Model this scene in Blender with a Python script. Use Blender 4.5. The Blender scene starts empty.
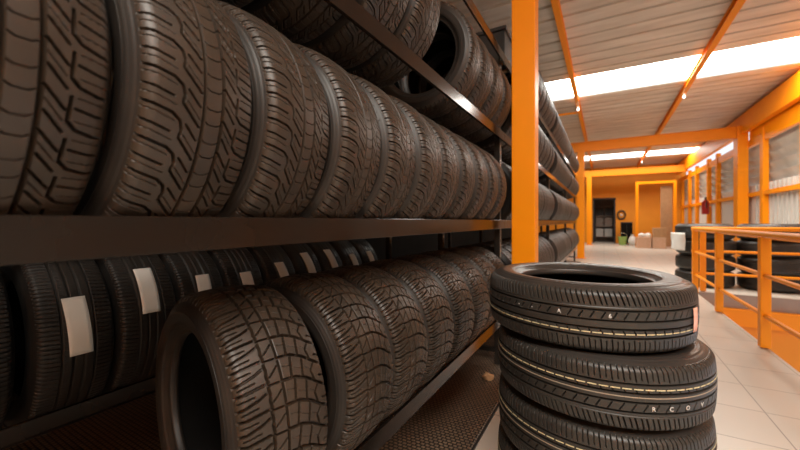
import bpy, bmesh, math, random
import numpy as np
from mathutils import Matrix, Vector, Euler
random.seed(7)
PI = math.pi
R_ = math.radians
scene = bpy.context.scene
COL = scene.collection
CAMZ = 1.10
S = 1.068            # scale of everything measured from the floor

# ------------------------------------------------------------------ camera
cam_d = bpy.data.cameras.new('camera')
cam_d.sensor_width = 36.0
cam_d.lens = 36.0 * 352 / 800
cam_d.shift_y = -4 / 800.0
cam_d.clip_start = 0.02
cam_d.dof.use_dof = True
cam_d.dof.focus_distance = 1.12
cam_d.dof.aperture_fstop = 2.6
cam = bpy.data.objects.new('camera', cam_d)
cam.location = (0, 0, CAMZ)
cam.rotation_euler = (PI / 2, 0, R_(30.1))
COL.objects.link(cam)
scene.camera = cam
# ------------------------------------------------------------------ world and light
scene.view_settings.view_transform = 'Standard'
scene.view_settings.look = 'None'
scene.view_settings.exposure = 0.38
scene.view_settings.gamma = 1.0
scene.view_settings.use_curve_mapping = False
world = bpy.data.worlds.new('sky')
scene.world = world
world.use_nodes = True
bg = world.node_tree.nodes['Background']
bg.inputs[0].default_value = (0.86, 0.93, 1.0, 1)
bg.inputs[1].default_value = .9

def area(name, loc, rot, sx, sy, power, color=(1, 1, 1)):
    l = bpy.data.lights.new(name, 'AREA')
    l.shape = 'RECTANGLE'; l.size = sx; l.size_y = sy
    l.energy = power; l.color = color
    o = bpy.data.objects.new(name, l)
    o.location = loc; o.rotation_euler = rot; o.visible_camera = True
    COL.objects.link(o)
    return o
ROOFZ = CAMZ + 2.5 * S
XW = 2.85 * S          # right wall
SKY1 = (6.85 * S, 8.0 * S)
SKY2 = (15.4 * S, 16.7 * S)
SKY0 = (-1.7 * S, -0.5 * S)
RX0, RX1 = -3.4, XW + .1
for nm, (ya, yb), p, xa in (('skylight_light', SKY1, 250, -1.5), ('skylight_light', SKY2, 140, -1.5), ('skylight_light', SKY0, 240, .0)):
    xb = RX1 - .05
    area(nm, ((xa + xb) / 2, (ya + yb) / 2, ROOFZ + .05), (0, 0, 0), xb - xa, yb - ya, p, (1, .95, .85))
#area('open_front_daylight', (1.9, -3.6, 2.1), (R_(84), 0, R_(8)), 2.4, 2.2, 12, (1, .9, .78))

# ------------------------------------------------------------------ materials
def newmat(name):
    m = bpy.data.materials.new(name); m.use_nodes = True
    nt = m.node_tree
    return m, nt, nt.nodes['Principled BSDF']
def noise_mix(nt, c1, c2, scale, target, detail=4, lo=.3, hi=.7, vec=None):
    n = nt.nodes.new('ShaderNodeTexNoise'); n.inputs['Scale'].default_value = scale
    n.inputs['Detail'].default_value = detail
    tc = nt.nodes.new('ShaderNodeTexCoord')
    mp = nt.nodes.new('ShaderNodeMapping')
    if vec: mp.inputs['Scale'].default_value = vec
    nt.links.new(tc.outputs['Object'], mp.inputs[0]); nt.links.new(mp.outputs[0], n.inputs['Vector'])
    r = nt.nodes.new('ShaderNodeValToRGB')
    r.color_ramp.elements[0].position = lo; r.color_ramp.elements[1].position = hi
    r.color_ramp.elements[0].color = (*c1, 1); r.color_ramp.elements[1].color = (*c2, 1)
    nt.links.new(n.outputs['Fac'], r.inputs[0])
    nt.links.new(r.outputs[0], target)
    return n
def mat(name, c, rough=.5, metal=0, c2=None, scale=8, bump=0, bscale=60, spec=.5, coat=0):
    m, nt, b = newmat(name)
    b.inputs['Base Color'].default_value = (*c, 1)
    b.inputs['Roughness'].default_value = rough
    b.inputs['Metallic'].default_value = metal
    b.inputs['Specular IOR Level'].default_value = spec
    b.inputs['Coat Weight'].default_value = coat
    noise_mix(nt, c, c2 if c2 else tuple(min(1, v * 1.12) for v in c), scale, b.inputs['Base Color'])
    if bump:
        n = nt.nodes.new('ShaderNodeTexNoise'); n.inputs['Scale'].default_value = bscale
        bp = nt.nodes.new('ShaderNodeBump'); bp.inputs['Strength'].default_value = bump
        bp.inputs['Distance'].default_value = .002
        nt.links.new(n.outputs['Fac'], bp.inputs['Height']); nt.links.new(bp.outputs[0], b.inputs['Normal'])
    return m
M = {}
M['tread'] = mat('tread_rubber', (.022, .0140, .0088), .46, c2=(.038, .0235, .0140), scale=14, bump=.2, bscale=220, spec=.55)
M['side'] = mat('sidewall_rubber', (.018, .014, .012), .42, c2=(.027, .021, .017), scale=9, bump=.15, bscale=160, spec=.38)
M['tread_dark'] = mat('black_tread_rubber', (.016, .013, .011), .45, c2=(.024, .019, .016), scale=14, bump=.2, bscale=220)
M['side_dark'] = mat('black_sidewall_rubber', (.014, .012, .011), .42, c2=(.020, .017, .015), scale=9, bump=.15, bscale=160)
M['tread_new'] = mat('fresh_tread_rubber', (.026, .022, .019), .40, c2=(.035, .030, .025), scale=14, bump=.15, bscale=220)
M['side_new'] = mat('fresh_sidewall_rubber', (.028, .023, .020), .36, c2=(.036, .030, .026), scale=9, bump=.1, bscale=160)
M['liner'] = mat('inner_liner_rubber', (.006, .0055, .005), .85, spec=.15)
M['beam'] = mat('rack_beam_paint', (.009, .006, .0045), .17, 0, c2=(.016, .010, .007), scale=5, bump=.02, spec=.3)
M['upright'] = mat('rack_upright_steel', (.018, .015, .013), .35, .2, c2=(.03, .026, .022), scale=20)
M['orange'] = mat('orange_paint', (.98, .30, .0005), .45, c2=(1.0, .32, .0005), scale=3, bump=.04, bscale=30, spec=.3)
M['orange_wall'] = mat('orange_wall_paint', (.80, .27, .006), .6, c2=(.86, .30, .01), scale=2, bump=.08, bscale=50)
M['louvre'] = mat('weathered_louvre_blade', (.50, .43, .35), .6, 0, c2=(.70, .64, .56), scale=2)
M['white'] = mat('white_paper', (.82, .80, .76), .7)
M['stripe'] = mat('yellow_white_paint', (.72, .62, .38), .6, c2=(.60, .50, .28), scale=90)
M['stripe_pale'] = mat('pale_tan_paint', (.42, .34, .26), .6, c2=(.36, .28, .2), scale=60)
M['chalk'] = mat('white_chalk_paint', (.62, .60, .58), .8)
M['card'] = mat('cardboard', (.48, .27, .13), .85, c2=(.56, .33, .17), scale=12)
M['pinkcard'] = mat('pale_cardboard', (.66, .40, .26), .8, c2=(.72, .46, .32), scale=12)
M['grey'] = mat('grey_sheet_metal', (.66, .63, .58), .5, .0, c2=(.72, .69, .64), scale=3)
M['dark'] = mat('dark_plastic', (.02, .018, .017), .5)
M['red'] = mat('red_enamel', (.42, .015, .01), .3)
M['steel'] = mat('bright_zinc', (.62, .58, .52), .25, .9)
M['green'] = mat('green_plastic', (.28, .42, .10), .5)
M['darkwall'] = mat('near_black_matte', (.006, .005, .004), .95, c2=(.009, .007, .006), scale=4, bump=.2, spec=.1)  # wall colour set near black so the shade behind the racks stays dark
M['slab'] = mat('grey_concrete', (.33, .27, .23), .8, c2=(.40, .33, .28), scale=6)
M['glass'] = None

# ceiling sheet: corrugated metal, weathered warm grey
def roof_mat():
    m, nt, b = newmat('weathered_roof_sheet')
    b.inputs['Roughness'].default_value = .5
    b.inputs['Metallic'].default_value = .15
    noise_mix(nt, (.62, .53, .43), (.88, .80, .69), 2.2, b.inputs['Base Color'], 8, .3, .75, vec=(.5, 3, 1))
    return m
M['roof'] = roof_mat()

def floor_mat():
    m, nt, b = newmat('cream_floor_tiles')
    tc = nt.nodes.new('ShaderNodeTexCoord')
    mp = nt.nodes.new('ShaderNodeMapping')
    mp.inputs['Rotation'].default_value = (0, 0, R_(0))
    nt.links.new(tc.outputs['Object'], mp.inputs[0])
    br = nt.nodes.new('ShaderNodeTexBrick')
    br.offset = 0; br.inputs['Scale'].default_value = 1
    br.inputs['Brick Width'].default_value = .40; br.inputs['Row Height'].default_value = .40
    br.inputs['Mortar Size'].default_value = .0035; br.inputs['Mortar Smooth'].default_value = .2
    br.inputs['Color1'].default_value = (.60, .54, .465, 1); br.inputs['Color2'].default_value = (.63, .565, .49, 1)
    br.inputs['Mortar'].default_value = (.30, .26, .22, 1)
    nt.links.new(mp.outputs[0], br.inputs['Vector'])
    nt.links.new(br.outputs['Color'], b.inputs['Base Color'])
    n = nt.nodes.new('ShaderNodeTexNoise'); n.inputs['Scale'].default_value = 3; n.inputs['Detail'].default_value = 6
    r = nt.nodes.new('ShaderNodeMapRange')
    r.inputs['To Min'].default_value = .26; r.inputs['To Max'].default_value = .46
    nt.links.new(tc.outputs['Object'], n.inputs['Vector'])
    nt.links.new(n.outputs['Fac'], r.inputs['Value']); nt.links.new(r.outputs[0], b.inputs['Roughness'])
    return m
M['floor'] = floor_mat()

def mat_mat():
    m, nt, b = newmat('woven_rubber_matting')
    tc = nt.nodes.new('ShaderNodeTexCoord')
    mp = nt.nodes.new('ShaderNodeMapping'); mp.inputs['Rotation'].default_value = (0, 0, R_(0))
    nt.links.new(tc.outputs['Object'], mp.inputs[0])
    br = nt.nodes.new('ShaderNodeTexBrick'); br.offset = .5
    br.inputs['Scale'].default_value = 1
    br.inputs['Brick Width'].default_value = .026; br.inputs['Row Height'].default_value = .021
    br.inputs['Mortar Size'].default_value = .0048; br.inputs['Mortar Smooth'].default_value = .6
    br.inputs['Color1'].default_value = (.25, .165, .105, 1); br.inputs['Color2'].default_value = (.20, .13, .085, 1)
    br.inputs['Mortar'].default_value = (.015, .012, .010, 1)
    nt.links.new(mp.outputs[0], br.inputs['Vector'])
    nt.links.new(br.outputs['Color'], b.inputs['Base Color'])
    bp = nt.nodes.new('ShaderNodeBump'); bp.inputs['Distance'].default_value = .006; bp.invert = True
    nt.links.new(br.outputs['Fac'], bp.inputs['Height']); nt.links.new(bp.outputs[0], b.inputs['Normal'])
    b.inputs['Roughness'].default_value = .45
    return m
M['mat'] = mat_mat()

# ------------------------------------------------------------------ helpers
def tag(o, label=None, cat=None, group=None, kind=None):
    if label: o['label'] = label
    if cat: o['category'] = cat
    if group: o['group'] = group
    if kind: o['kind'] = kind
    return o
def empty(name, loc=(0, 0, 0), rz=0):
    o = bpy.data.objects.new(name, None); COL.objects.link(o)
    o.location = loc; o.rotation_euler = (0, 0, rz); o.empty_display_size = .1
    return o
class MB:
    """collects boxes, tubes and prisms and links them as one mesh object"""
    def __init__(s): s.v = []; s.f = []; s.smooth = []
    def add(s, vs, fs, smooth=False):
        n = len(s.v); s.v += [tuple(v) for v in vs]; s.f += [tuple(i + n for i in f) for f in fs]
        s.smooth += [smooth] * len(fs); return s
    def box(s, a, b, rot=None, piv=None):
        x0, y0, z0 = a; x1, y1, z1 = b
        vs = [Vector(p) for p in ((x0, y0, z0), (x1, y0, z0), (x1, y1, z0), (x0, y1, z0), (x0, y0, z1), (x1, y0, z1), (x1, y1, z1), (x0, y1, z1))]
        if rot is not None:
            piv = Vector(piv) if piv else sum(vs, Vector()) / 8
            vs = [rot @ (v - piv) + piv for v in vs]
        return s.add(vs, [(0, 3, 2, 1), (4, 5, 6, 7), (0, 1, 5, 4), (1, 2, 6, 5), (2, 3, 7, 6), (3, 0, 4, 7)])
    def tube(s, pts, r, n=12, cap=True):
        pts = [Vector(p) for p in pts]; rings = []
        for i, p in enumerate(pts):
            d = (pts[min(i + 1, len(pts) - 1)] - pts[max(i - 1, 0)]).normalized()
            up = Vector((0, 0, 1)) if abs(d.z) < .95 else Vector((1, 0, 0))
            a = d.cross(up).normalized(); b = a.cross(d)
            rr = r[i] if isinstance(r, (list, tuple)) else r
            rings.append([p + (a * math.cos(2 * PI * k / n) + b * math.sin(2 * PI * k / n)) * rr for k in range(n)])
        vs = [v for ring in rings for v in ring]; fs = []
        for i in range(len(pts) - 1):
            for k in range(n):
                fs.append((i * n + k, i * n + (k + 1) % n, (i + 1) * n + (k + 1) % n, (i + 1) * n + k))
        s.add(vs, fs, True)
        if cap:
            m = len(rings) - 1
            s.add(rings[0], [tuple(range(n))]); s.add(rings[m], [tuple(range(n))[::-1]])
        return s
    def prism(s, poly, axis, a, b):
        """poly: 2D outline; axis: extrusion axis index"""
        def P(p, q):
            l = [p[0], p[1]]; l.insert(axis, q); return l
        n = len(poly)
        vs = [P(p, a) for p in poly] + [P(p, b) for p in poly]
        return s.add(vs, [tuple(range(n))[::-1], tuple(range(n, 2 * n))] + [(k, (k + 1) % n, n + (k + 1) % n, n + k) for k in range(n)])
    def build(s, name, m, parent=None, bevel=0, loc=None):
        me = bpy.data.meshes.new(name)
        me.from_pydata(s.v, [], s.f)
        me.polygons.foreach_set('use_smooth', s.smooth)
        me.materials.append(m)
        bm = bmesh.new(); bm.from_mesh(me); bmesh.ops.recalc_face_normals(bm, faces=bm.faces); bm.to_mesh(me); bm.free()
        o = bpy.data.objects.new(name, me); COL.objects.link(o)
        if parent: o.parent = parent
        if loc: o.location = loc
        if bevel:
            md = o.modifiers.new('bevel', 'BEVEL'); md.width = bevel; md.segments = 2; md.limit_method = 'ANGLE'
            md.harden_normals = False
        return o
def lbox(name, size, m, parent, loc, bevel=0, rot=None):
    o = MB().box((-size[0] / 2, -size[1] / 2, -size[2] / 2), tuple(v / 2 for v in size)).build(name, m, parent, bevel, loc)
    if rot: o.rotation_euler = rot
    return o

# ------------------------------------------------------------------ structure
H = CAMZ
VX = 1.15 * S; VY0, VY1 = 0.6, 6.62 * S           # opening in the floor on the right
def struct(o): o['kind'] = 'structure'; return o
struct(MB().box((-3.5, -5, -.12), (VX, 21.5, 0)).box((VX, VY1, -.12), (XW + .2, 21.5, 0)).box((VX, -5, -.12), (XW + .2, VY0, 0)).build('floor', M['floor']))
# sides of the opening
struct(MB().box((VX, VY1 - .02, -.20), (XW, VY1, -.004)).build('trim_1', M['slab']))
struct(MB().box((VX, VY1 - .12, -.44), (XW, VY1 - .02, -.20)).build('trim_2', M['orange']))
struct(MB().box((VX - .1, VY1 + .02, -3.0), (XW, VY1 + .06, -.44)).build('wall_stairwell', M['orange_wall']))
struct(MB().box((VX - .04, VY0, -.42), (VX - .002, VY1, -.12)).build('trim_3', M['orange']))
struct(MB().box((VX - .2, VY0 - .2, -3.1), (XW + .3, VY1 + .3, -3.0)).build('floor_lower', M['slab']))
struct(MB().box((VX - .08, VY0, -3.0), (VX - .04, VY1, -.12)).build('wall_stairwell_side', M['orange_wall']))

# roof: corrugated sheets, ribs across the room, with skylight openings
def corr(ya, yb, period=.115, dep=.04):
    pts = []; y = ya
    while y < yb - 1e-6:
        for dy, dz in ((0, 0), (.82, 0), (.86, dep), (.96, dep)):
            yy = y + dy * period
            if yy < yb: pts.append((yy, ROOFZ + dz))
        y += period
    pts.append((yb, ROOFZ))
    return pts
def roof(name, ya, yb, period):
    p = corr(ya, yb, period, .045 if period > .31 else .06); n = len(p)
    poly = p + [(y, z + .012) for y, z in reversed(p)]
    mb = MB(); vs = [(RX0, y, z) for y, z in poly] + [(RX1, y, z) for y, z in poly]; N = len(poly)
    fs = [(k, k + 1, N + k + 1, N + k) for k in range(N - 1)]
    mb.add(vs, fs)
    return struct(mb.build(name, M['roof']))
for k, (a, b) in enumerate(((-5, SKY0[0]), (SKY0[1], SKY1[0]), (SKY1[1], SKY2[0]), (SKY2[1], 21.5))):
    roof('ceiling' if k == 0 else 'ceiling_%d' % (k + 1), a, b, .33 if b <= SKY1[0] + .01 else .30)
for k, (ya, yb) in enumerate((SKY0, SKY1, SKY2)):      # solid sheet added over the racks to block skylight light there
    xe = -1.5 if k else 0.0
    struct(MB().box((RX0, ya, ROOFZ), (xe, yb, ROOFZ + .02)).build('ceiling_%d' % (k + 5), M['roof']))
# walls
struct(MB().box((RX0 - .1, -5, 0), (RX0, 21.5, ROOFZ)).build('wall_left', M['darkwall']))
struct(MB().box((RX0, -5.1, 0), (XW + .2, -5.0, ROOFZ)).build('wall_front_added', M['orange_wall']))  # unseen wall added to shut out sky and bounce orange onto the tyres
# end wall with a doorway
EY = 20.4
def pxx(px, y):   # world x at depth plane y for a photo column (used to size the real wall)
    u = (px - 400) / 352
    c = (-.5015 + .8651 * u); d = (.8651 + .5015 * u)
    return c / d * y
dx0, dx1 = pxx(594, EY), pxx(614.5, EY)
DH = 2.2
mbw = MB().box((RX0, EY, 0), (dx0, EY + .15, ROOFZ)).box((dx1, EY, 0), (XW + .2, EY + .15, ROOFZ)).box((dx0, EY, DH), (dx1, EY + .15, ROOFZ))
struct(mbw.build('wall_back', M['orange_wall']))
struct(MB().box((dx0 - .6, EY + 2.0, 0), (dx1 + .6, EY + 2.1, 2.8)).box((dx0 - .6, EY + .15, 0), (dx0 - .5, EY + 2, 2.8)).box((dx1 + .5, EY + .15, 0), (dx1 + .6, EY + 2, 2.8)).box((dx0 - .6, EY + .15, 2.7), (dx1 + .6, EY + 2.1, 2.8)).build('wall_back_room', M['slab']))
struct(MB().box((dx0 - .6, EY + .0, -.12), (dx1 + .6, EY + 2.1, -.002)).build('floor_back_room', M['slab']))
struct(MB().box((dx0 - .05, EY - .03, 0), (dx0 + .02, EY, DH + .05)).box((dx1 - .02, EY - .03, 0), (dx1 + .05, EY, DH + .05)).box((dx0 + .02, EY - .03, DH - .02), (dx1 - .02, EY, DH + .05)).build('door_1', M['dark']))

# right wall : corrugated sheet below, louvres above, orange frame
SILL = CAMZ + .54 * S
LTOP = CAMZ + 1.66 * S
mb = MB(); y = -5.0; per = .21; pts = []
while y < 10.6 * S:
    pts += [(y, 0), (y + .10, 0), (y + .11, .085), (y + .20, .085)]; y += per
vs = [(XW + .05 + d, yy, 0) for yy, d in pts] + [(XW + .05 + d, yy, SILL + .27) for yy, d in pts]; N = len(pts)
mb.add(vs, [(k, k + 1, N + k + 1, N + k) for k in range(N - 1)])
struct(mb.build('wall_right', M['grey']))
struct(MB().box((XW + .05, y, 0), (XW + .09, 21.5, SILL + .27)).build('wall_right_far', M['grey']))
# sill rail, head rail, eave beam
struct(MB().box((XW - .04, -5, SILL), (XW + .04, 21.5, SILL + .09)).build('trim_4', M['orange']))
struct(MB().box((XW - .03, -5, LTOP), (XW + .05, 21.5, LTOP + .17)).build('trim_5', M['orange']))
struct(MB().box((XW - .16, -5, LTOP + .36), (XW - .04, 21.5, ROOFZ - .10)).box((XW - .02, -5, LTOP + .168), (XW + .05, 10.8 * S, ROOFZ - .1)).build('trim_6', M['orange']))
struct(MB().box((XW - .05, -5, ROOFZ - .10), (XW + .08, 21.5, ROOFZ - .0)).build('trim_7', M['orange']))
wp = [11.0 * S + dy for dy in (-8.4, -6.6, -4.7, -2.9, -1.05, 2.55, 3.65, 5.4, 6.7, 8.2)]
for i, yy in enumerate(wp):
    t = MB().box((XW - .05, yy - .09, 0), (XW + .05, yy + .09, LTOP + .3)).build('wall_post', M['orange'], bevel=.004)
    tag(t, group='orange posts of the louvred wall', kind='structure')
edges = [-5] + [w for w in wp[:5]] + [11.0 * S] + wp[5:] + [20.4]
wi = 1
for a, b in zip(edges[:-1], edges[1:]):
    mb = MB(); z = SILL + .36
    rot = Matrix.Rotation(R_(62), 3, 'Y')
    while z < LTOP + .12:
        mb.box((XW + .00, a, z - .006), (XW + .24, b, z + .006), rot, (XW + .12, (a + b) / 2, z)); z += .215
    struct(mb.build('window_%d' % wi, M['louvre'])); wi += 1

# ------------------------------------------------------------------ orange steel frame
def column(x, y, w, d, label, top=ROOFZ - .02):
    o = empty('support_column', (x, y, 0))
    MB().box((-w / 2, -d / 2, 0.012), (w / 2, d / 2, top)).build('shaft', M['orange'], o, bevel=.006)
    MB().box((-w / 2 - .05, -d / 2 - .05, 0), (w / 2 + .05, d / 2 + .05, .012)).build('base_plate', M['orange'], o)
    tag(o, label, 'column', 'orange steel columns')
    return o
C1 = (-.502, 2.70); C2 = (-.56 * S, 11.0 * S); C3 = (-.56 * S, 17.4 * S)
BZ0, BZ1 = CAMZ + 1.92 * S, CAMZ + 2.18 * S
column(C1[0], C1[1], .162, .15, 'thick orange square column nearest the camera, rising behind the tyre stack')
column(C2[0], C2[1], .19, .19, 'second orange column along the corridor, at the end of the tyre racks', BZ0)
column(C3[0], C3[1], .19, .19, 'thin-looking orange column farthest down the corridor, left of the doorway', BZ0)
column(XW - .12, 11.0 * S, .20, .34, 'orange column against the right louvred wall where the cross beam meets it', BZ1)
def xbeam(y, x0, x1, label, z0=BZ0, z1=BZ1):
    o = MB().box((x0, y - .08, z0), (x1, y + .08, z0 + .03)).box((x0, y - .08, z1 - .03), (x1, y + .08, z1)).box((x0, y - .06, z0 + .03), (x1, y + .06, z1 - .03)).build('cross_beam', M['orange'])
    tag(o, label, 'beam'); return o
xbeam(11.0 * S, -1.2, XW - .22, 'orange steel cross beam nearest the camera, spanning the corridor ceiling')
xbeam(17.4 * S, -1.2, XW - .05, 'farther orange cross beam in front of the far orange wall')
def purlin(x, w, y0, y1, label):
    h = ROOFZ - .004
    o = MB().box((x - w / 2, y0, h - .012), (x + w / 2, y1, h)).box((x - .006, y0, h - .09), (x + .006, y1, h - .012)).box((x - w / 2, y0, h - .10), (x + w / 2, y1, h - .088)).build('roof_purlin', M['orange'])
    tag(o, label, 'purlin'); return o
purlin(-.47 * S, .075, -4.5, 20.3, 'narrow orange roof purlin on the left, running down the corridor')
p2 = purlin(1.30 * S, .085, -4.5, 20.3, 'roof purlin on the right side crossing both skylights')
t = MB().tube([(-1.6, 8.75 * S, ROOFZ - .05 - .045), (-.52 * S, 8.75 * S, ROOFZ - .05 - .045)], .028).build('tie_bar', M['orange'])
tag(t, 'short orange tie bar from the rack side to the left purlin', 'bar')
def bulb(x, y, label):
    o = empty('ceiling_bulb', (x, y, ROOFZ - .105))
    MB().tube([(0, 0, 0), (0, 0, -.05)], [.022, .018]).build('socket', M['white'], o)
    m, nt, b = newmat('lit_bulb_glass')
    b.inputs['Base Color'].default_value = (1, .96, .9, 1)
    b.inputs['Emission Color'].default_value = (1, .93, .82, 1); b.inputs['Emission Strength'].default_value = 3
    MB().tube([(0, 0, -.05), (0, 0, -.06), (0, 0, -.072), (0, 0, -.086), (0, 0, -.096), (0, 0, -.10)], [.012, .017, .023, .022, .012, .003]).build('bulb', m, o)
    tag(o, label, 'lamp', 'bare bulbs under the roof purlins')
bulb(-.47 * S, 8.25 * S, 'small white bulb under the left purlin, beyond the near skylight')
bulb(1.30 * S, 8.4 * S, 'small white bulb under the right purlin, beyond the near skylight')
bulb(-.47 * S, 14.6 * S, 'small distant bulb under the left purlin near the second column')
bulb(1.30 * S, 16.9 * S, 'small distant bulb under the right purlin near the far skylight')

# ------------------------------------------------------------------ tyre meshes
def seg(A, T, P, p0, p1, w, dep):
    (a0, t0), (a1, t1) = p0, p1
    best = np.full(A.shape, 1e9)
    for k in (-2, -1, 0, 1, 2):
        x = A - a0; y = (T + k * P) - t0
        dx, dy = a1 - a0, t1 - t0
        L = dx * dx + dy * dy + 1e-9
        q = np.clip((x * dx + y * dy) / L, 0, 1)
        best = np.minimum(best, np.hypot(x - q * dx, y - q * dy))
    return dep * np.clip((w / 2 + .6 - best) / 1.2, 0, 1)
def poly_(A, T, P, pts, w, dep):
    r = np.zeros(A.shape)
    for p, q in zip(pts[:-1], pts[1:]): r = np.maximum(r, seg(A, T, P, p, q, w, dep))
    return r
def ringg(A, a, w, dep): return dep * np.clip((w / 2 + .6 - np.abs(A - a)) / 1.2, 0, 1)
def mx(*a):
    r = a[0]
    for b in a[1:]: r = np.maximum(r, b)
    return r
def pat_touring(A, T, P):       # P = 62
    L = [ringg(A, -12, 4.6, 7), ringg(A, 22, 4.6, 7)]
    p = lambda pts, w, d: L.append(poly_(A, T, P, pts, w, d))
    p([(-125, -4), (-85, 2), (-60, 8), (-48, 18), (-44, 32), (-46, 46)], 3.4, 7)
    p([(-110, 27), (-85, 31), (-60, 38)], 2.6, 5)
    for t0 in (12, 43): p([(-104, t0 - 3), (-82, t0), (-56, t0 + 8)], 1.0, 2)
    p([(-46, 46), (-40, 53), (-18, 78)], 2.8, 6); p([(-39, 22), (-19, 45)], 2.4, 5); p([(-40, 40), (-17, 66)], 1.0, 2)
    p([(-9, 10), (-2, 14), (12, 14), (19, 10)], 1.2, 3); p([(-9, 41), (-2, 45), (12, 45), (19, 41)], 1.2, 3)
    p([(25, 2), (47, 28)], 2.4, 6); p([(27, 33), (47, 57)], 2.4, 5); p([(26, 18), (46, 42)], 1.0, 2)
    p([(52, 10), (51, 42), (60, 52), (80, 58), (125, 62)], 3.4, 7)
    p([(58, 24), (80, 29), (120, 32)], 2.6, 5)
    for t0 in (10, 41): p([(60, t0), (105, t0 + 6)], 1.0, 2)
    return mx(*L)
def pat_at(A, T, P):            # P = 50
    zig = .8 * np.sin(2 * PI * T / P * 2)
    L = [ringg(A + zig, -40, 5.5, 8), ringg(A, -8, 5, 8)]
    p = lambda pts, w, d: L.append(poly_(A, T, P, pts, w, d))
    p([(-130, 3), (-90, 2), (-42, -4)], 5.5, 8)
    p([(-130, 33), (-95, 30), (-65, 22), (-42, 12)], 5.0, 8)
    p([(-105, 16), (-70, 13)], 2.4, 4); p([(-100, 41), (-66, 36)], 2.4, 4)
    p([(-38, 0), (-10, 0)], 4, 7); p([(-33, 34), (-13, 16)], 3.2, 6)
    p([(-6, 0), (24, 1), (52, 12), (78, 30), (130, 56)], 5.6, 8)
    p([(22, 4), (15, 48)], 4.4, 7); p([(50, 14), (42, 58)], 4.4, 7); p([(78, 32), (66, 50), (72, 76)], 3.6, 7)
    p([(86, 16), (130, 24)], 4, 6)
    L.append(poly_(A, T, P, [(0, 22), (18, 24)], 1.1, 1.6)); L.append(poly_(A, T, P, [(26, 30), (44, 38)], 1.1, 1.6))
    L.append(poly_(A, T, P, [(54, 38), (66, 46)], 1.1, 1.6))
    return mx(*L)
def pat_rib(A, T, P):           # P = 15
    L = [ringg(A, a, 5, 7) for a in (-44, -15, 15, 44)]
    L.append(poly_(A, T, P, [(-125, 1), (-80, 2), (-50, 6)], 2.6, 5))
    L.append(poly_(A, T, P, [(50, 6), (80, 9), (125, 10)], 2.6, 5))
    L.append(poly_(A, T, P, [(-40, 3), (-28, 6)], 1.2, 2))
    return mx(*L)
def pat_eco(A, T, P):           # P = 27, the stacked tyres
    L = [ringg(A, -31, 4, 6.5), ringg(A, -5, 4, 6.5), ringg(A, 17, 4, 6.5), ringg(A, 40, 4, 6.5), ringg(A, -40, .8, 1.5)]
    p = lambda pts, w, d: L.append(poly_(A, T, P, pts, w, d))
    p([(-105, -6), (-72, 0), (-46, 8)], 2.6, 5); p([(-105, 8), (-72, 13), (-46, 20)], 2.2, 4)
    p([(-26, 16), (-10, 6)], 2.2, 4.5)
    p([(21, 4), (29, 8)], 2.0, 4)
    p([(46, 5), (70, 8), (105, 9)], 2.0, 4); p([(50, 19), (105, 22)], 1.6, 3)
    return mx(*L)
def pat_far(A, T, P):
    return mx(*[ringg(A, a, 6, 7) for a in (-42, -14, 14, 42)], poly_(A, T, P, [(-125, 0), (-50, 8)], 5, 6), poly_(A, T, P, [(50, 8), (125, 12)], 5, 6))

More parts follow.
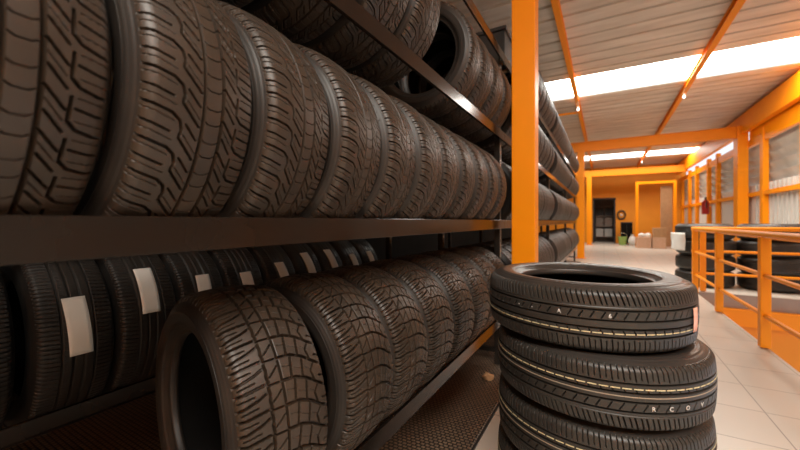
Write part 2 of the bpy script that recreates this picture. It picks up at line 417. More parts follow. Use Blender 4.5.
class Spec:
    def __init__(s, nm, R, half, rb, pat, pitch, ns, nt, mt='tread', ms='side', nseg=144, bul=.016, cr=.006, rr=.016):
        s.nm, s.R, s.h, s.rb, s.mt, s.ms = nm, R, half, rb, mt, ms
        s.bul, s.cr, s.rr = bul, cr, rr
        s.build_tread(pat, pitch, ns, nt); s.build_side(nseg); s.build_liner(nseg)
    def crown(s, a):            # radius at across position a (metres)
        return s.R - s.cr * (a / s.h) ** 2
    def build_tread(s, pat, pitch, ns, nt):
        n = max(8, round(2 * PI * s.R * 1000 / pitch)); P = 2 * PI * s.R * 1000 / n
        rr = s.rr; hh = s.h - rr + .004; amax = R_(78)
        total = hh + rr * amax
        q = np.linspace(-total, total, ns)
        sg = np.sign(q); aq = np.abs(q)
        th = np.clip((aq - hh) / rr, 0, amax)
        flat = np.minimum(aq, hh)
        slope = math.atan(2 * s.cr * hh / s.h ** 2)
        across = flat + rr * np.sin(th); rad = s.R - s.cr * (flat / s.h) ** 2 - rr * (1 - np.cos(th)) - np.sin(th) * rr * slope
        na = np.sin(th) * sg; nr = np.cos(th)
        across = across * sg
        s.edge = (float(across[-1]), float(rad[-1]))
        t = np.arange(nt) * (P / nt)
        A, T = np.meshgrid(q * 1000, (t if s.nm == 'eco' else P - t))
        D = pat(A, T, P) * 1.6 / 1000.0
        fade = np.clip((total - np.abs(q)) / .004, 0, 1)
        D = np.minimum(D * fade[None, :], .012)
        D = np.tile(D, (n, 1)); NT = n * nt
        ang = np.arange(NT) * (2 * PI / NT)
        rad2 = rad[None, :] - D * nr[None, :]; ac2 = across[None, :] - D * na[None, :]
        X = rad2 * np.cos(ang)[:, None]; Z = rad2 * np.sin(ang)[:, None]
        co = np.stack([X, ac2, Z], -1).reshape(-1, 3).astype(np.float32)
        i = np.arange(NT)[:, None]; j = np.arange(ns - 1)[None, :]; i2 = (i + 1) % NT
        F = np.stack([i * ns + j, i * ns + j + 1, i2 * ns + j + 1, i2 * ns + j], -1).reshape(-1, 4).astype(np.int32)
        me = bpy.data.meshes.new(s.nm + '_tread')
        me.vertices.add(len(co)); me.vertices.foreach_set('co', co.ravel())
        me.loops.add(F.size); me.loops.foreach_set('vertex_index', F.ravel())
        me.polygons.add(len(F)); me.polygons.foreach_set('loop_start', np.arange(0, F.size, 4, dtype=np.int32))
        me.polygons.foreach_set('use_smooth', np.zeros(len(F), bool) if nt > 12 else np.ones(len(F), bool))
        me.update(calc_edges=True); me.materials.append(M[s.mt]); s.tread = me
    def lathe(s, prof, nseg, name, m):
        vs = []; fs = []; n = len(prof)
        for k in range(nseg):
            c, sn = math.cos(2 * PI * k / nseg), math.sin(2 * PI * k / nseg)
            vs += [(r * c, a, r * sn) for a, r in prof]
        for k in range(nseg):
            k2 = (k + 1) % nseg
            fs += [(k * n + j, k2 * n + j, k2 * n + j + 1, k * n + j + 1) for j in range(n - 1)]
        me = bpy.data.meshes.new(name); me.from_pydata(vs, [], fs)
        me.polygons.foreach_set('use_smooth', [True] * len(fs)); me.materials.append(m)
        bm = bmesh.new(); bm.from_mesh(me); bmesh.ops.recalc_face_normals(bm, faces=bm.faces); bm.to_mesh(me); bm.free()
        return me
    def sidepts(s):
        h, R, rb, b = s.h, s.R, s.rb, s.bul
        ea, er = s.edge; m = (R + rb) / 2
        key = [(ea, er), (h + b * .55, er - .010), (h + b * .92, er - .024), (h + b, m + .004), (h + b * .8, (m + rb) / 2 + .004), (h + b * .35, rb + .020),
               (h - .002, rb + .009), (h - .004, rb + .003), (h - .009, rb), (h - .020, rb - .001), (h - .026, rb + .004)]
        pts = []
        for i in range(len(key) - 1):
            p0 = key[max(i - 1, 0)]; p1 = key[i]; p2 = key[i + 1]; p3 = key[min(i + 2, len(key) - 1)]
            for k in range(6):
                t = k / 6
                pts.append(tuple(.5 * ((2 * p1[c]) + (-p0[c] + p2[c]) * t + (2 * p0[c] - 5 * p1[c] + 4 * p2[c] - p3[c]) * t * t + (-p0[c] + 3 * p1[c] - 3 * p2[c] + p3[c]) * t ** 3) for c in (0, 1)))
        pts.append(key[-1])
        out = []
        for a, r in pts:        # moulded rings
            d = 0
            for rr, am in ((er - .018, .0012), (m + .022, -.0008), (rb + .024, .0016), (rb + .034, .001)):
                d += am * math.exp(-((r - rr) / .0018) ** 2)
            out.append((a + d, r))
        return out
    def build_side(s, nseg):
        p = s.sidepts(); s.side = [s.lathe(p, nseg, s.nm + '_sidewall', M[s.ms]), s.lathe([(-a, r) for a, r in p], nseg, s.nm + '_sidewall', M[s.ms])]
    def build_liner(s, nseg):
        h, R, rb = s.h, s.R, s.rb; m = (R + rb) / 2
        k = [(h - .026, rb + .004), (h - .020, rb + .016), (h - .004, (m + rb) / 2), (h + .003, m + .004), (h - .004, R - .035), (h - .022, R - .021), (h * .5, R - .016), (0, R - .015)]
        s.liner = s.lathe(k + [(-a, r) for a, r in reversed(k[:-1])], max(48, nseg // 2), s.nm + '_liner', M['liner'])

SP_A = Spec('touring', .302, .094, .200, pat_touring, 56, 168, 44, bul=.017, cr=.010, rr=.018)
SP_B = Spec('all_terrain', .301, .102, .195, pat_at, 50, 160, 36, 'tread', 'side', bul=.018, cr=.010, rr=.019)
SP_C = Spec('ribbed', .334, .098, .215, pat_rib, 15, 110, 9, 'tread_dark', 'side_dark')
SP_D = Spec('eco', .310, .0775, .199, pat_eco, 27, 150, 24, 'tread_new', 'side_new', 192)
SP_F = Spec('far', .300, .098, .200, pat_far, 45, 56, 10, 'tread', 'side', 72)
SP_G = Spec('thick', .398, .1115, .235, pat_far, 45, 56, 10, 'tread_new', 'side_new', 72, bul=.020, cr=.012, rr=.040)

def tyre(spec, loc, yaw=0, spin=0, flat=False, flip=False, label='', group=None, lean=0, simple=False):
    """loc is where the tyre touches what carries it"""
    root = empty('tire', loc, yaw)
    if flat: Mx = Matrix.Translation((0, 0, spec.h + spec.bul)) @ Matrix.Rotation(PI / 2 * (-1 if flip else 1), 4, 'X') @ Matrix.Rotation(spin, 4, 'Y')
    else: Mx = Matrix.Translation((0, 0, spec.R)) @ (Matrix.Rotation(PI, 4, 'Z') if flip else Matrix.Identity(4)) @ Matrix.Rotation(spin, 4, 'Y')
    if lean: root.rotation_euler = (lean, 0, yaw)
    for nm, me in (('tread', spec.tread), ('sidewall', spec.side[0]), ('sidewall', spec.side[1]), ('inner_liner', spec.liner)):
        o = bpy.data.objects.new(nm, me); COL.objects.link(o); o.parent = root; o.matrix_local = Mx
    tag(root, label, 'tyre', group)
    root['_'] = 0; del root['_']
    return root, Mx

ORD = ['first', 'second', 'third', 'fourth', 'fifth', 'sixth', 'seventh', 'eighth', 'ninth', 'tenth', 'eleventh', 'twelfth', 'thirteenth', 'fourteenth']

# ------------------------------------------------------------------ racks
XF = -.65                                   # front face of the front rack
LV = {'low': -.70, 'mid': .008, 'up': .667, 'top': 1.26}     # beam tops relative to the eye
RACK_Y = [-.9, 2.70, 5.45, 8.1, 10.75]
def beam(parent, x, y0, y1, ztop, hh=.064, w=.014, mat_='beam'):
    z = ztop - hh
    poly = [(x, z), (x, ztop), (x - w, ztop), (x - w, ztop - .004), (x - .005, ztop - .004), (x - .005, z + .004), (x - w, z + .004), (x - w, z)]
    if x < -1: poly = [(2 * (x - w / 2) - p[0], p[1]) for p in poly]
    return MB().prism(poly, 1, y0, y1).build('beam', M[mat_], parent, bevel=.0015)
def upright(parent, x, y, zt):
    mb = MB().prism([(x, y - .022), (x, y + .022), (x - .04, y + .022), (x - .04, y + .018), (x - .006, y + .018), (x - .006, y - .018), (x - .04, y - .018), (x - .04, y - .022)], 2, 0, zt)
    o = mb.build('upright', M['upright'], parent)
    z = .1; L = []; Rr = []
    while z < zt - .05:
        for dz, ww in ((0, .002), (.012, .007), (.026, .007), (.036, .002)): L.append((y - ww, z + dz)); Rr.append((y + ww, z + dz))
        z += .05
    hb = MB(); hb.prism(L + Rr[::-1], 0, x + .0005, x + .0025)
    h = hb.build('bolt_strip', M['steel'], o); h['label'] = 'row of bright zinc slots on the dark upright'
    return o
rack = tag(empty('tire_rack', (0, 0, 0)), 'long dark steel tyre rack with glossy brown beams along the aisle', 'rack')
for y in RACK_Y:
    for x in (XF - .032, XF - .50):
        upright(rack, x, y, CAMZ + 1.262)
    for z in (.1, .55, 1.80, 2.26):
        MB().box((XF - .50, y - .015, z), (XF - .072, y + .015, z + .03)).build('tie', M['upright'], rack)
for i in range(len(RACK_Y) - 1):
    a, b = RACK_Y[i] + .022, RACK_Y[i + 1] - .022
    a, b = RACK_Y[i] - .0, RACK_Y[i + 1] - .0
    for k, dz in LV.items():
        beam(rack, XF, a + .001, b - .001, CAMZ + dz)
        beam(rack, XF - .426, a + .001, b - .001, CAMZ + dz)
rack2 = tag(empty('tire_rack', (0, 0, 0)), 'second dark tyre rack standing behind the aisle rack, holding the white-labelled tyres', 'rack')
XB = -1.63
for y in RACK_Y[:3]:
    for x in (XB - .032, XB - .56): upright(rack2, x, y, CAMZ + 1.75)
for i in range(2):
    a, b = RACK_Y[i], RACK_Y[i + 1]
    for dz in (-.655, .02, .68):
        beam(rack2, XB, a + .001, b - .001, CAMZ + dz); beam(rack2, XB - .512, a + .001, b - .001, CAMZ + dz)

def seat(spec, z, gap_half):                # centre height above two beams 2*gap_half apart
    return z + math.sqrt(spec.R ** 2 - gap_half ** 2) - spec.R
# middle shelf
g = .206
zc = seat(SP_A, CAMZ + LV['mid'], g) + .0
y = .106; side_txt = None
for i in range(11):
    t, Mx = tyre(SP_A, (XF - .22 + random.uniform(-.006, .006), y, zc), R_(4.3 + random.uniform(-.5, .5)), random.uniform(0, 6.28),
                 label='touring tyre with two bright centre grooves, %s from the left on the middle shelf' % ORD[i], group='tyres on the middle shelf of the near bay')
    if i == 4: side_txt = t
    y += .2275 + random.uniform(-.002, .002)
# upper shelf : a group, then a gap, then the last group
zc = seat(SP_A, CAMZ + LV['up'], g)
ups = [.54 + .232 * k for k in range(4)] + [1.78 + .245 * k for k in range(4)]
for i, yy in enumerate(ups):
    tyre(SP_A, (XF - .22, yy, zc), R_(random.uniform(-2, 2)) + (R_(6) if i == 4 else 0), random.uniform(0, 6.28),
         label=('tyre in the left group on the upper shelf, %s from the left' % ORD[i]) if i < 4 else ('tyre in the right group on the upper shelf, %s after the gap' % ORD[i - 4]),
         group='tyres on the upper shelf of the near bay')
# bottom shelf : all-terrain tyres, turned a little towards the camera
g = .206
zc = seat(SP_B, CAMZ + LV['low'], g)
AY = [.60, .868, 1.12, 1.385, 1.67, 1.95, 2.23, 2.5]
for i in range(8):
    y = AY[i]
    tyre(SP_B, (XF - .22, y, zc), R_(-12 if i == 0 else -3), random.uniform(0, 6.28),
         label='all-terrain tyre with chunky block tread, %s from the left on the bottom shelf' % ORD[i], group='all-terrain tyres on the bottom shelf')
    y += .256
# labelled tyres in the rear rack
def tread_patch(root, Mx, spec, a0, a1, ang0, ang1, m, name, lift=.0012, n=14, skew=0):
    """a thin sheet lying on the tread between two across positions and two angles"""
    vs = []; fs = []
    na = 5
    for lev in (0, .0006):
        for i in range(n + 1):
            t = ang0 + (ang1 - ang0) * i / n
            for j in range(na + 1):
                a = a0 + (a1 - a0) * j / na + skew * (i / n - .5)
                r = spec.crown(a) + lift + lev
                vs.append((r * math.cos(t), a, r * math.sin(t)))
    w = na + 1; k0 = (n + 1) * w
    for i in range(n):
        for j in range(na):
            q = (i * w + j, i * w + j + 1, (i + 1) * w + j + 1, (i + 1) * w + j)
            fs.append(q[::-1]); fs.append(tuple(k0 + v for v in q))
    for i in range(n):
        for j in (0, na):
            fs.append((i * w + j, (i + 1) * w + j, k0 + (i + 1) * w + j, k0 + i * w + j))
    for j in range(na):
        for i in (0, n):
            fs.append((i * w + j, i * w + j + 1, k0 + i * w + j + 1, k0 + i * w + j))
    mb = MB(); mb.add(vs, fs, True)
    o = mb.build(name, m, root); o.matrix_local = Mx
    return o
zc = seat(SP_C, CAMZ - .655, .249)
yl = [.29, .555, .79, 1.02, 1.26, 1.50, 1.73, 1.96, 2.19, 2.42]
for i, yy in enumerate(yl):
    t, Mx = tyre(SP_C, (XB - .263, yy * .965 - .042, zc), R_(random.uniform(-1, 1)), 0,
                 label=('ribbed tyre without a label, cut by the left edge, rear row' if i == 0 else
                        'ribbed tyre with white paper label, rear row, %s labelled one from left' % ORD[i - 1]),
                 group='ribbed tyres in the rear row')
    if i > 0:
        # angle 0 points to +x (the aisle); positive angles run upward because z = r sin
        top = [.52, .78, .58, .53, .62, .76, .78, .60, .62][i - 1]; ln = [.60, .58, .32, .30, .32, .46, .45, .3, .3][i - 1]
        lb = tread_patch(t, Mx @ Matrix.Rotation(0, 4, 'Y'), SP_C, -.032, .032, top - ln, top, M['white'], 'paper_label', .0015, skew=random.uniform(-.012, .012))
        lb['label'] = 'blank white paper label stuck across the tread'
# far bays of the rack
def far_row(bay, lev, n, nm, start=0.0, spec=SP_F):
    zc = seat(spec, CAMZ + LV[lev], .206)
    y = RACK_Y[bay] + .18 + start
    for i in range(n):
        if y > RACK_Y[bay + 1] - .14: break
        tyre(spec, (XF - .22, y, zc), R_(random.uniform(-3, 3)), random.uniform(0, 6.28),
             label='distant dark tyre on the %s shelf of the %s rack bay, %s in its row' % (nm, ORD[bay], ORD[i]), group='tyres in the far rack bays')
        y += .236 + random.uniform(0, .012)
for bay in (1, 2, 3):
    for lev, nm in (('low', 'bottom'), ('mid', 'middle'), ('up', 'upper'), ('top', 'top')):
        far_row(bay, lev, 10, nm, 0.9 if (bay, lev) == (1, 'top') else 0.0)

bx = empty('storage_box', (-.81, 2.94, CAMZ + LV['top']))
MB().box((-.14, -.16, .012), (.14, .16, .24)).build('carton', M['dark'], bx, bevel=.006)
MB().box((-.155, -.175, .23), (.155, .175, .26)).build('lid', M['dark'], bx, bevel=.004)
MB().box((-.34, -.1, 0), (.16, -.06, .012)).build('plank', M['card'], bx)
MB().box((-.34, .06, 0), (.16, .10, .012)).build('plank', M['card'], bx)
tag(bx, 'dark storage box on the top rack beams beside the near orange column', 'box')
# sidewall lettering raised on one middle-shelf tyre
def arc_text(root, spec, body, r0, size, ang_c, sgn, name):
    cu = bpy.data.curves.new(name, 'FONT'); cu.body = body; cu.size = size; cu.extrude = .0; cu.resolution_u = 2
    cu.space_character = 1.1
    tmp = bpy.data.objects.new('tmp', cu); COL.objects.link(tmp)
    bpy.context.view_layer.update()
    dg = bpy.context.evaluated_depsgraph_get()
    me = bpy.data.meshes.new_from_object(tmp.evaluated_get(dg))
    bpy.data.objects.remove(tmp); me.name = name
    w = max(v.co.x for v in me.vertices)
    bm = bmesh.new(); bm.from_mesh(me)
    ex = bmesh.ops.extrude_face_region(bm, geom=bm.faces[:])
    for v in [e for e in ex['geom'] if isinstance(e, bmesh.types.BMVert)]: v.co.z = .0016
    prof = spec.sidepts()
    def across(r):
        best = min(prof[:40], key=lambda p: abs(p[1] - r)); return best[0]
    for v in bm.verts:
        r = r0 + v.co.y; th = ang_c - (v.co.x - w / 2) / r0
        a = (across(r) + v.co.z - .0004) * sgn
        v.co = (r * math.cos(th), a, r * math.sin(th))
    bmesh.ops.recalc_face_normals(bm, faces=bm.faces)
    bm.to_mesh(me); bm.free(); me.materials.clear(); me.materials.append(M['tread'])
    o = bpy.data.objects.new(name, me); COL.objects.link(o); o.parent = root
    o.matrix_local = Matrix.Translation((0, 0, spec.R))
    return o
# the near side faces -y: mirrored across, so run the text the other way
o = arc_text(side_txt, SP_A, 'Goodrich', .245, .034, R_(34), -1, 'raised_lettering')

# ------------------------------------------------------------------ the stack of new tyres
SX, SY = -.066, 1.372
zb = 0.0
pit = 2 * (SP_D.h + SP_D.bul) - .001
# measured top of the stack is 0.175 below the eye
stack = [(0.03, -.02, False), (.03, .0, True), (.036, -.012, True), (.036, -.018, True), (0, 0, False)]
names = ['bottom tyre of the tall stack on the aisle floor', 'second tyre from the bottom of the tall stack', 'middle tyre of the tall stack, with yellow dashed line',
         'tyre just under the top one in the stack, with chalked marks', 'top tyre of the tall stack, with pink sticker and yellow dashes']
def stripe(root, Mx, spec, a, w, m, name, dashes=0, duty=.8):
    n = 360; vs = []; fs = []
    mb = MB()
    def piece(t0, t1, k):
        vs = []
        for i in range(k + 1):
            t = t0 + (t1 - t0) * i / k
            for aa, l in ((a - w / 2, .0003), (a + w / 2, .0003), (a + w / 2, .0008), (a - w / 2, .0008)):
                r = spec.crown(aa) + l; vs.append((r * math.cos(t), aa, r * math.sin(t)))
        fs = []
        for i in range(k):
            for j in range(4): fs.append((4 * i + j, 4 * i + (j + 1) % 4, 4 * i + 4 + (j + 1) % 4, 4 * i + 4 + j))
        fs += [(0, 1, 2, 3), (4 * k, 4 * k + 3, 4 * k + 2, 4 * k + 1)]
        mb.add(vs, fs)
    if dashes:
        for d in range(dashes):
            t0 = 2 * PI * d / dashes; piece(t0, t0 + 2 * PI / dashes * duty, 3)
    else:
        for d in range(8): piece(2 * PI * d / 8, 2 * PI * (d + 1) / 8, 30)
    o = mb.build(name, m, root); o.matrix_local = Mx
    return o
def tread_text(root, Mx, spec, body, a_c, ang_c, size, m, name, flipx):
    cu = bpy.data.curves.new(name, 'FONT'); cu.body = body; cu.size = size; cu.resolution_u = 2; cu.space_character = 2.2; cu.offset = .0002
    tmp = bpy.data.objects.new('tmp', cu); COL.objects.link(tmp); bpy.context.view_layer.update()
    me = bpy.data.meshes.new_from_object(tmp.evaluated_get(bpy.context.evaluated_depsgraph_get()))
    bpy.data.objects.remove(tmp); me.name = name
    w = max(v.co.x for v in me.vertices)
    bm = bmesh.new(); bm.from_mesh(me)
    ex = bmesh.ops.extrude_face_region(bm, geom=bm.faces[:])
    for v in [e for e in ex['geom'] if isinstance(e, bmesh.types.BMVert)]: v.co.z = .0006
    for v in bm.verts:
        a = a_c + (v.co.y - size * .35) * flipx
        th = ang_c - (v.co.x - w / 2) / spec.R * flipx
        r = spec.crown(a) + .0004 + v.co.z
        v.co = (r * math.cos(th), a, r * math.sin(th))
    bmesh.ops.recalc_face_normals(bm, faces=bm.faces)
    bm.to_mesh(me); bm.free(); me.materials.clear(); me.materials.append(m)
    o = bpy.data.objects.new(name, me); COL.objects.link(o); o.parent = root; o.matrix_local = Mx
    return o
z = 0
TOPZ = CAMZ - .175
pit = TOPZ / 5
for i, (ox, oy, fl) in enumerate(stack):
    t, Mx = tyre(SP_D, (SX + ox, SY + oy, z), 0, 0, flat=True, flip=not fl, label=names[i], group='tyres in the tall stack')
    nd = 74
    s_ = stripe(t, Mx, SP_D, .0285, .0026, M['stripe'], 'paint_stripe', nd, .82); s_['label'] = 'yellowish dashed paint line around the tread'
    if fl:
        s_ = stripe(t, Mx, SP_D, .0085, .0022, M['stripe_pale'], 'paint_stripe'); s_['label'] = 'thin pale tan paint line around the tread'
    z += pit
    last = (t, Mx, fl); 
    if i == 3: second = (t, Mx)
# chalk marks: angle measured in each tyre's own frame towards the camera
def local_angle(Mx, root, wx, wy):
    p = Mx.to_3x3().inverted() @ Vector((wx, wy, 0))
    return math.atan2(p.z, p.x)
def world_dir(px):      # direction on the stack's front surface seen at photo column px
    u = (px - 400) / 352
    d = Vector((-.5015 + .8651 * u, .8651 + .5015 * u)).normalized()
    c = Vector((SX, SY)); b = d.dot(c); q = b - math.sqrt(max(1e-4, b * b - c.length_squared + .31 ** 2))
    p = d * q - c
    return p.x, p.y
for px_, body in ((610, '6'), (559, 'A'), (532, '-'), (519, '-')):
    wx, wy = world_dir(px_); a = local_angle(last[1], last[0], wx, wy)
    o = tread_text(last[0], last[1], SP_D, body, -.018, a, .016, M['chalk'], 'chalk_mark', -1); o['label'] = 'small white chalk mark on the tread'
for px_, body in ((636, 'R'), (653, 'C'), (669, 'O'), (683, 'V')):
    wx, wy = world_dir(px_); a = local_angle(second[1], second[0], wx, wy)
    o = tread_text(second[0], second[1], SP_D, body, -.018, a, .016, M['chalk'], 'chalk_mark', 1); o['label'] = 'small white chalk mark on the tread'
# pink sticker at the right edge of the top tyre
wx, wy = world_dir(694); a = local_angle(last[1], last[0], wx, wy)
st = tread_patch(last[0], last[1], SP_D, -.030, .036, a - .045, a + .045, mat('pink_sticker', (.80, .33, .22), .5, c2=(.86, .52, .42), scale=60), 'sticker', .004)
st['label'] = 'pinkish orange printed sticker'

# ------------------------------------------------------------------ floor matting, scraps
o = MB().box((-3.38, -1.2, 0), (-.515 * S, 10.6, .012)).build('floor_mat', M['mat'], bevel=.004)
tag(o, 'dark brown woven rubber floor mat running under and beside the racks', 'mat')
o = MB().box((-.515 * S + .001, -1.2, 0), (-.515 * S + .012, 10.6, .010)).build('edge_strip', M['dark'], None)
o.parent = bpy.data.objects['floor_mat']
def scrap(loc, s, label, seed):
    rnd = random.Random(seed); bm = bmesh.new()
    bmesh.ops.create_icosphere(bm, subdivisions=2, radius=1)
    for v in bm.verts:
        k = 1 + rnd.uniform(-.28, .28); v.co = Vector((v.co.x * s * k, v.co.y * s * .8 * k, max(-.35, v.co.z * .75) * s * k + .32 * s))
    me = bpy.data.meshes.new('cardboard_scrap'); bm.to_mesh(me); bm.free(); me.materials.append(M['card'])
    o = bpy.data.objects.new('cardboard_scrap', me); COL.objects.link(o); o.location = loc
    tag(o, label, 'scrap')
scrap((-.69, 2.40, .014), .036, 'crumpled tan cardboard scrap on the dark mat beside the tyre stack', 3)
scrap((XB - .03, .27, CAMZ - .655), .022, 'tan scrap on the rear rack beam, nearest the left edge', 5)
scrap((XB - .03, .66, CAMZ - .655), .012, 'tiny tan scrap on the rear rack beam below the second labelled tyre', 8)

# ------------------------------------------------------------------ railing round the opening
RT = CAMZ - .10 * S
def railing(pts_posts, p_from, p_to, label):
    o = empty('railing', (pts_posts[0][0], pts_posts[0][1], 0)); ox, oy = pts_posts[0]
    for x, y in pts_posts:
        MB().box((x - ox - .035, y - oy - .035, 0.01), (x - ox + .035, y - oy + .035, RT - .03)).build('post', M['orange'], o, bevel=.004)
    for i, h in enumerate((RT - .015, CAMZ - .44 * S, CAMZ - .765 * S)):
        r = .032 if i == 0 else .019
        MB().tube([(p_from[0] - ox, p_from[1] - oy, h), (p_to[0] - ox, p_to[1] - oy, h)], r, 14).build('top_rail' if i == 0 else 'rail', M['orange'], o)
    tag(o, label, 'railing', 'orange railings around the floor opening'); return o
rx = 1.125 * S
railing([(rx, 6.46 * S), (rx, 5.25 * S), (rx, 3.95 * S), (rx, 2.9 * S), (rx, 1.7 * S)], (rx, 6.52 * S), (rx, .7), 'orange tube railing along the near edge of the floor opening')
ry = 6.68 * S
railing([(1.25 * S, ry), (2.9, ry)], (1.12 * S, ry), (XW, ry), 'orange railing across the far end of the floor opening, before the tyres')

# ------------------------------------------------------------------ stacks of big tyres behind the railing
pz = .2635
k = 0
for ci, (cx, cy) in enumerate(((1.385 * S, 7.38 * S), (2.15 * S, 7.38 * S))):
    for j in range(4):
        t, Mx = tyre(SP_G, (cx + random.uniform(-.02, .02), cy + random.uniform(-.02, .02), j * pz), random.uniform(0, 6), 0, flat=True,
             label='thick tyre in the %s pile behind the railing, %s' % (('left', 'right')[ci], ('lowest', 'second from the floor', 'third from the floor', 'topmost')[j]), group='piles of thick tyres behind the railing')
        s_ = SP_G
# spacing of the pile equals the tyres' own width
# ------------------------------------------------------------------ far end of the corridor
def carton(x0, x1, y0, y1, z0, z1, label, m='pinkcard'):
    o = empty('cardboard_box', ((x0 + x1) / 2, (y0 + y1) / 2, z0)); w, d, h = (x1 - x0) / 2, (y1 - y0) / 2, z1 - z0
    MB().box((-w, -d, 0), (w, d, h)).build('carton', M[m], o, bevel=.006)
    MB().box((-w - .001, -.03, h), (w + .001, .03, h + .002)).box((-w - .002, -.03, h - .1), (-w, .03, h + .002)).build('packing_tape', M['card'], o)
    tag(o, label, 'box', 'cardboard boxes at the corridor end')
by = 17.2
def X(px, y): return pxx(px, y)
carton(X(637, by), X(652, by) - .02, by, by + .5, 0, .44, 'lower-left pale cardboard box at the far end of the corridor')
carton(X(652.5, by), X(666, by), by + .02, by + .52, 0, .44, 'pale cardboard box on the floor beneath the stacked one')
carton(X(653, by) + .02, X(666.5, by), by + .03, by + .5, .446, .82, 'browner cardboard box on top of the right-hand one', 'card')
for k, px_ in enumerate((640.5, 647)):
    o = MB()
    x = X(px_, by) + .05
    o.tube([(x, by + .2, .444), (x, by + .2, .47), (x, by + .2, .56), (x, by + .2, .60), (x, by + .2, .615)], [.08, .11, .11, .06, .02]).build('white_bundle', M['white'])
    tag(bpy.context.scene.objects[-1] if False else [q for q in COL.objects if q.name.startswith('white_bundle')][-1], ('left' if k == 0 else 'right') + ' white wrapped bundle on the pale cardboard box', 'bundle', 'white bundles on the box')
# tall orange frame around the bay at the end
fy = 17.9
f = empty('gate_frame', (X(656, fy), fy, 0)); ox = X(656, fy)
fx0, fx1 = X(637, fy), X(675, fy)
FH = CAMZ + 36 * (fy * .9) / 352 * 1.0
MB().box((fx0 - ox - .05, -.06, 0), (fx0 - ox + .05, .06, FH)).build('post', M['orange'], f)
MB().box((fx1 - ox - .05, -.06, 0), (fx1 - ox + .05, .06, FH)).build('post', M['orange'], f)
MB().box((fx0 - ox + .05, -.06, FH - .10), (fx1 - ox - .05, .06, FH)).build('lintel', M['orange'], f)
tag(f, 'tall orange gate frame at the right of the corridor end', 'frame')
# sliding panel (corrugated) in the right part of the frame
mb = MB(); n = 9; xa = X(661, fy) - ox; xb = X(673, fy) - ox
for k in range(n):
    x = xa + (xb - xa) * k / n; mb.box((x, .10, .05), (x + (xb - xa) / n * .6, .13, FH - .2)).box((x, .13, .05), (x + (xb - xa) / n, .14, FH - .2))
o = mb.build('shutter_panel', M['card'], f); o['label'] = 'brownish ribbed shutter panel'
sh = empty('storage_shelf', (X(604, EY + 1.4), EY + 1.5, 0))
for x_ in (-.42, .42):
    for y_ in (-.2, .2): MB().box((x_ - .02, y_ - .02, 0), (x_ + .02, y_ + .02, 1.9)).build('leg', M['dark'], sh)
for z_ in (.25, .8, 1.35, 1.86): MB().box((-.44, -.22, z_), (.44, .22, z_ + .03)).build('shelf_board', M['slab'], sh)
for z_, h_, k_ in ((.28, .42, 'grey'), (.83, .46, 'slab'), (1.38, .40, 'dark')): 
    for x_ in (-.2, .2): MB().box((x_ - .17, -.18, z_), (x_ + .17, .18, z_ + h_)).build('bin', M[k_], sh)
tag(sh, 'dim storage shelf with grey bins seen through the far doorway', 'shelf')
# cabinet and things near the door
cy = 19.7
ca = empty('cabinet', (X(626.5, cy), cy, 0)); w = (X(632.5, cy) - X(621, cy)) / 2
MB().box((-w, -.25, .06), (w, .25, 1.05)).build('body', M['dark'], ca, bevel=.01)
MB().box((-w * .95, -.27, .1), (-.01, -.251, 1.0)).build('door', M['darkwall'], ca)
MB().box((.01, -.27, .1), (w * .95, -.251, 1.0)).build('door', M['darkwall'], ca)
for sx in (-1, 1): MB().box((sx * w * .85 - .03, -.2, 0), (sx * w * .85 + .03, .2, .06)).build('foot', M['dark'], ca)
tag(ca, 'small dark cabinet against the far orange wall, right of the doorway', 'cabinet')
wh = empty('wall_hose', (X(622, cy), EY, 1.15))
rg = MB(); rg.tube([(.16 * math.cos(a * PI / 12), -.06, .25 + .2 * math.sin(a * PI / 12)) for a in range(25)], .035).build('hose_coil', M['dark'], wh)
MB().box((-.05, -.06, .2), (.05, 0, .3)).build('bracket', M['steel'], wh)
tag(wh, 'dark coiled hose hanging on the far orange wall above the cabinet', 'hose')
bg_ = empty('bucket', (X(622.5, 19.1), 19.1, 0))
MB().tube([(0, 0, 0), (0, 0, .02), (0, 0, .38)], [.13, .14, .18], 20).build('pail', M['green'], bg_)
MB().tube([(.18 * math.cos(a * PI / 12), 0, .38 + .17 * math.sin(a * PI / 12)) for a in range(13)], .008).build('handle', M['steel'], bg_)
tag(bg_, 'green bucket on the floor in front of the dark cabinet', 'bucket')
bs = empty('waste_sack', (X(632.5, 19.0), 19.0, 0))
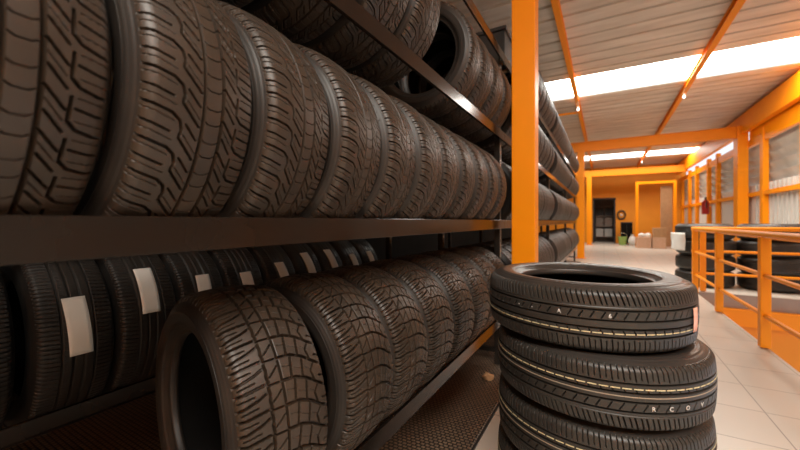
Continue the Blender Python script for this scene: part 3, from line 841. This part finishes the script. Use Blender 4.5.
MB().tube([(0, 0, 0), (0, 0, .06), (0, 0, .25), (0, 0, .38), (0, 0, .44), (0, 0, .5)], [.10, .16, .17, .11, .04, .07], 18).build('sack', M['grey'], bs)
tag(bs, 'pale tied sack on the floor right of the green bucket', 'sack')
# fire extinguisher on the right wall
ey = 14.9
fe = empty('fire_extinguisher', (XW - .19, ey, 1.32)); 
MB().tube([(0, 0, 0), (0, 0, .02), (0, 0, .40), (0, 0, .46), (0, 0, .50)], [.075, .085, .085, .06, .025], 20).build('cylinder', M['red'], fe)
MB().tube([(0, 0, .50), (0, 0, .56)], .022).build('valve', M['dark'], fe)
MB().box((-.015, -.09, .55), (.015, .05, .58)).build('handle', M['dark'], fe)
MB().tube([(0, -.03, .54), (0, -.13, .50), (0, -.14, .38), (0, -.11, .2)], .012).build('hose', M['dark'], fe)
MB().box((.08, -.03, .25), (.14, .03, .35)).build('wall_bracket', M['steel'], fe)
fe.scale = (1.15, 1.15, .95)
tag(fe, 'red fire extinguisher on the right wall under the louvres', 'extinguisher')
# white sheet hanging on the thick tyres' left side
o = MB(); cx, cy = 1.385 * S - .402, 7.2 * S
n = 10
vs = []; 
for i in range(n + 1):
    for j in range(5):
        zz = .90 - .30 * i / n; an = R_(182 + 46 * j / 4); rr_ = .445 + .006 * math.sin(j * 1.9 + i * .7)
        vs.append((1.385 * S + rr_ * math.cos(an), 7.38 * S + rr_ * math.sin(an), zz))
vs2 = [(x + .004, y_, z_) for x, y_, z_ in vs]; N = len(vs)
fs = [(i * 5 + j, i * 5 + j + 1, i * 5 + j + 6, i * 5 + j + 5) for i in range(n) for j in range(4)]
fs += [tuple(N + q for q in f_) for f_ in fs]
rim = [i * 5 for i in range(n + 1)] + [n * 5 + j for j in range(1, 5)] + [i * 5 + 4 for i in range(n - 1, -1, -1)] + [j for j in range(3, 0, -1)]
fs += [(rim[k], rim[(k + 1) % len(rim)], N + rim[(k + 1) % len(rim)], N + rim[k]) for k in range(len(rim))]
o.add(vs + vs2, fs, True); o = o.build('paper_sheet', M['white'])
tag(o, 'white paper sheet hanging on the left side of the left thick-tyre pile', 'paper')
